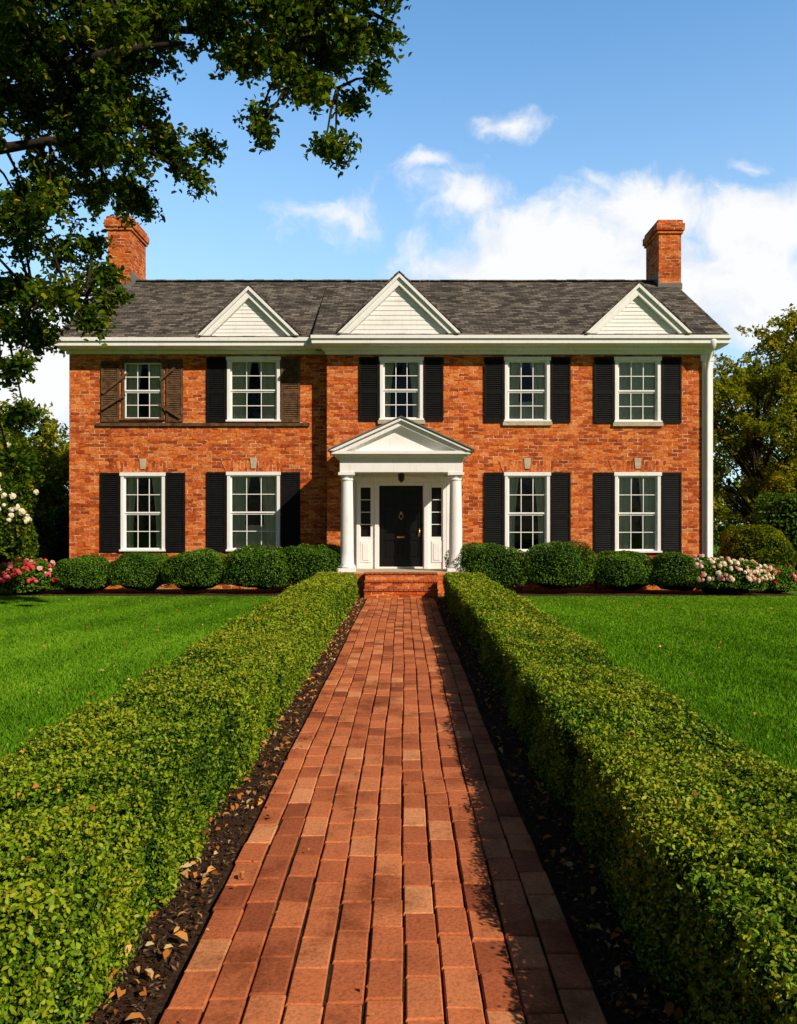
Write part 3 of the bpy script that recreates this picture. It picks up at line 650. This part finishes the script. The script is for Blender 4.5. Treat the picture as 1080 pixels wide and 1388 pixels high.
dorm=[(-4.17,21.95,1.36,6.86,8.20,21.9,6.84,SLW),(-.12,21.55,1.62,6.83,8.42,21.5,6.8,SLM),(6.2,21.55,1.40,6.83,8.15,21.5,6.8,SLM)]
gt=MB()
for xc,yf,hw,zb,za,ye,ze,sl_ in dorm:
    yo=yf-.20
    def yroof(z): return ye+(z-ze)/sl_
    for sg in (-1,1):
        n=12
        for i in range(n):
            t0=i/n; t1=(i+1)/n; 
            xa=xc+sg*hw*(1-t0)*1.03; xb=xc+sg*hw*(1-t1)*1.03; z0=zb+(za-zb)*t0+.03; z1=zb+(za-zb)*t1+.03
            v=[(xa,yo,z0+.03),(xb,yo,z1+.014),(xb,yroof(z1)+.05,z1+.014),(xa,yroof(z0)+.05,z0+.03),(xa,yo,z0-.02),(xb,yo,z1-.04)]
            g.add(v,[(0,3,2,1) if sg>0 else (0,1,2,3),(0,1,5,4) if sg>0 else (4,5,1,0)])
        L_=math.hypot(hw,za-zb); ux=hw/L_
        for wd,ya,yb2,off in ((.075,yo+.006,yf-.03,0.),(.14,yo+.07,yf-.03,.075)):
            o1=off/ux; o2=(off+wd)/ux
            p=[(xc,za-o1-.015),(xc,za-o2-.015),(xc+sg*(hw-o2*hw/(za-zb)),zb),(xc+sg*(hw-o1*hw/(za-zb)),zb)]
            gt.prism_y(p if sg>0 else p[::-1],ya,yb2)
    nb=11
    for i in range(nb):
        z0=zb+(za-zb-.2)*i/nb; z1=zb+(za-zb-.2)*(i+1)/nb; h0=hw*(1-(z0-zb)/(za-zb))-.05; h1=hw*(1-(z1-zb)/(za-zb))-.05
        gt.add([(xc-h0,yf-.014,z0),(xc+h0,yf-.014,z0),(xc+h1,yf,z1),(xc-h1,yf,z1),(xc-h0,yf+.002,z0),(xc+h0,yf+.002,z0)],[(0,1,2,3),(4,5,1,0)])
g.obj('roof',M_roof,H)
gt.box(-2.46,8.66,21.42,21.54,6.70,6.79); gt.box(-2.44,8.64,21.47,21.56,6.58,6.698)
gt.box(-2.42,8.62,21.56,22.15,6.56,6.60); gt.box(-2.12,8.38,21.90,21.997,6.38,6.558); gt.box(-2.20,8.44,21.78,21.90,6.47,6.558)
gt.box(-9.48,-2.47,21.82,21.94,6.72,6.82); gt.box(-9.46,-2.45,21.87,21.96,6.60,6.718)
gt.box(-9.44,-2.43,21.96,22.5,6.58,6.62); gt.box(-9.30,-2.121,22.35,22.447,6.48,6.578)
for X_,ye,ze in ((8.36,21.5,6.72),(-9.28,21.9,6.74)):
    o=.24 if X_>0 else -.15
    xx0,xx1=sorted((X_,X_+o))
    for y0,z0,y1,z1 in ((ye,ze,26,9.46),(26,9.46,30.5,6.72)):
        gt.add([(xx0,y0,z0-.16),(xx1,y0,z0-.16),(xx1,y1,z1-.16),(xx0,y1,z1-.16),(xx0,y0,z0+.04),(xx1,y0,z0+.04),(xx1,y1,z1+.04),(xx0,y1,z1+.04)],
          [(0,3,2,1),(4,5,6,7),(0,1,5,4),(1,2,6,5),(2,3,7,6),(3,0,4,7)])
gt.box(8.08,8.37,21.955,22.22,0,6.378); gt.box(8.02,8.42,21.93,22.25,.0,.35); gt.box(8.04,8.40,21.94,22.23,6.2,6.377)
gt.obj('cornice_and_gables',M_white,H,.006)
g=MB(); g.tube([(8.2,21.6,6.56),(8.2,21.62,6.4),(8.2,21.86,6.15),(8.2,21.89,5.9),(8.2,21.89,.4),(8.2,21.75,.2)],[.055]*6,10)
g.lathe(8.2,21.56,[(.06,6.42),(.12,6.6),(.13,6.72),(.09,6.76)],14); g.obj('downspout',M_white,H,0,True)

# porch
PX=-.06
g=MB()
g.box(-1.80,1.68,20.22,21.998,0,.555)
g.box(-.95,.82,19.40,19.72,0,.185); g.box(-.95,.82,19.72,20.0,0,.37); g.box(-.95,.82,20.0,20.217,0,.552)
g.obj('porch_steps',M_brick,H,.008)
M_tread=mat_simple('tread_brick',(.34,.10,.045),.9,.45,14,.08,.5)
g=MB()
for y0,y1,z in ((19.37,19.715,.188),(19.69,20.0,.373),(19.97,20.30,.556)):
    n=15
    for i in range(n):
        a=-.97+i*(1.81/n); g.box(a+.005,a+1.81/n-.005,y0+random.uniform(0,.008),y1,z,z+.033+random.uniform(0,.006))
g.obj('step_treads',M_tread,H,.006)
g=MB(); g.box(-1.84,1.72,20.302,21.996,.557,.592); g.obj('porch_floor',M_stone,H)
g=MB(); zf=.592
def column(cx,cy,zt):
    g.box(cx-.22,cx+.22,cy-.22,cy+.22,zf,zf+.09)
    g.lathe(cx,cy,[(.21,zf+.091),(.225,zf+.12),(.21,zf+.15),(.185,zf+.165),(.19,zf+.19),(.172,zf+.21),(.168,zf+.5),(.166,zf+1.0),(.158,zf+1.6),(.146,zt-.24),(.143,zt-.20),(.16,zt-.19),(.16,zt-.17),(.143,zt-.16),(.145,zt-.11),(.185,zt-.075),(.185,zt-.07)],28)
    g.box(cx-.205,cx+.205,cy-.205,cy+.205,zt-.069,zt)
ZE=3.10
for cx in (PX-1.38,PX+1.38): column(cx,20.62,ZE)
gcol=g.obj('portico_columns',M_white,H,0); 
gcol.data.polygons.foreach_set('use_smooth',[len(p.vertices)==4 and abs(p.normal.z)<.95 and abs(p.normal.x)<.999 and abs(p.normal.y)<.999 for p in gcol.data.polygons])
g=MB()
g.box(PX-1.55,PX+1.55,20.44,20.80,ZE+.002,ZE+.33); 
for sg in (-1,1):
    a,b=sorted((PX+sg*1.55,PX+sg*1.21)); g.box(a,b,20.802,21.995,ZE+.003,ZE+.328)
g.box(PX-1.58,PX+1.58,20.41,21.996,ZE+.331,ZE+.38)
g.box(PX-1.66,PX+1.66,20.32,21.996,ZE+.381,ZE+.44); g.box(PX-1.74,PX+1.74,20.22,21.996,ZE+.441,ZE+.52)
g.box(PX-1.2,PX+1.2,20.81,21.99,ZE+.20,ZE+.23)
zb=ZE+.521; hw=1.80; za=4.44; yo=20.16; yf=20.42
Ls=math.hypot(hw,za-zb); ux=hw/Ls
for sg in (-1,1):
    for wd,ya,off in ((.06,yo+.01,.0),(.11,yo+.09,.06)):
        o1=off/ux; o2=(off+wd)/ux; sl2=hw/(za-zb)
        p=[(PX,za-o1),(PX,za-o2),(PX+sg*(hw-o2*sl2),zb),(PX+sg*(hw-o1*sl2),zb)]; g.prism_y(p if sg>0 else p[::-1],ya,yf)
g.prism_y([(PX-hw+.2,zb),(PX+hw-.2,zb),(PX,za-.12)],yf+.001,yf+.05)
for cx in (PX-1.38,PX+1.38): g.box(cx-.16,cx+.16,21.90,21.994,zf,ZE)
yd=21.86
dh=[(PX-.60,PX+.58,.64,2.83),(PX-1.10,PX-.83,1.45,2.78),(PX+.81,PX+1.08,1.45,2.78)]
wall_holes(g,yd,PX-1.21,PX+1.21,zf,ZE+.2,dh,.11)
for s0 in (PX-1.10,PX+.81):
    g.box(s0,s0+.27,yd-.018,yd-.002,.76,1.34)
    g.box(s0+.05,s0+.22,yd-.032,yd-.019,.82,1.28)
    for i in (1,2,3): g.box(s0,s0+.27,yd+.05,yd+.075,1.45+i*.3325-.01,1.45+i*.3325+.01)
for x in (PX-.72,PX+.61): g.box(x,x+.11,yd-.05,yd-.003,zf,2.93)
for x in (PX-1.21,PX+1.115): g.box(x,x+.095,yd-.05,yd-.003,zf,2.93)
g.box(PX-1.25,PX+1.25,yd-.075,yd-.003,2.931,3.02); g.box(PX-1.29,PX+1.29,yd-.11,yd-.003,3.021,3.06)
g.box(PX-.609,PX+.609,yd-.02,yd+.1,.593,.639)
g.obj('portico_and_door_surround',M_white,H,.006)
g=MB()
for sg in (-1,1):
    xa,xb=PX+sg*(hw+.03),PX
    v=[(xa,yo-.02,zb+.002),(xb,yo-.02,za+.012),(xb,21.995,za+.012),(xa,21.995,zb+.002),(xa,yo-.02,zb+.035),(xb,yo-.02,za+.045),(xb,21.995,za+.045),(xa,21.995,zb+.035)]
    g.add(v,[(4,7,6,5) if sg>0 else (4,5,6,7),(0,1,5,4),(0,4,7,3)])
g.obj('portico_roof',M_flash,H)
g=MB(); y=yd+.07; x0,x1=PX-.60,PX+.58; xm=(x0+x1)/2
g.box(x0,x1,y+.02,y+.06,.64,2.83); st=.12
for a,b,c,d in ((x0,x0+st,.64,2.83),(x1-st,x1,.64,2.83),(xm-.05,xm+.05,.64,2.83)): g.box(a,b,y-.005,y+.02,c,d)
for c,d in ((.64,.86),(1.36,1.52),(2.18,2.28),(2.70,2.83)):
    for a,b in ((x0+st,xm-.05),(xm+.05,x1-st)): g.box(a,b,y-.004,y+.02,c,d)
for c,d in ((.92,1.30),(1.58,2.12),(2.33,2.65)):
    for a,b in ((x0+st,xm-.05),(xm+.05,x1-st)): g.box(a+.06,b-.06,y+.004,y+.02,c,d)
g.obj('front_door',M_door,H,.008)
g=MB()
for s0 in (PX-1.10,PX+.81): g.box(s0,s0+.27,yd+.085,yd+.10,1.45,2.78)
g.obj('sidelight_glass',M_door,H)
g=MB(); g.lathe(x1-.10,y-.05,[(.012,1.53),(.03,1.545),(.035,1.57),(.03,1.595),(.012,1.61)],12); g.box(x1-.13,x1-.07,y-.012,y-.006,1.46,1.68)
g.box(xm-.11,xm+.11,y-.012,y-.006,1.42,1.47)
g.box(xm-.035,xm+.035,y-.03,y-.006,2.05,2.13)
g.tube([(xm-.05,y-.02,2.06),(xm-.055,y-.04,1.98),(xm,y-.05,1.92),(xm+.055,y-.04,1.98),(xm+.05,y-.02,2.06)],[.012]*5,6); g.obj('door_hardware',M_brass,H,0,True)
g=MB(); ly=20.95; g.tube([(PX,ly,ZE+.2),(PX,ly,ZE+.02)],[.012,.012],6); g.lathe(PX,ly,[(.03,ZE+.03),(.10,ZE-.02),(.09,ZE-.03),(.075,ZE-.17),(.05,ZE-.2),(.015,ZE-.23)],6); g.lathe(PX,ly,[(.07,ZE+.17),(.07,ZE+.199)],14)
g.obj('porch_lantern',M_metal,H)
print('polys',sum(len(o.data.polygons) for o in bpy.data.objects if o.type=='MESH'))
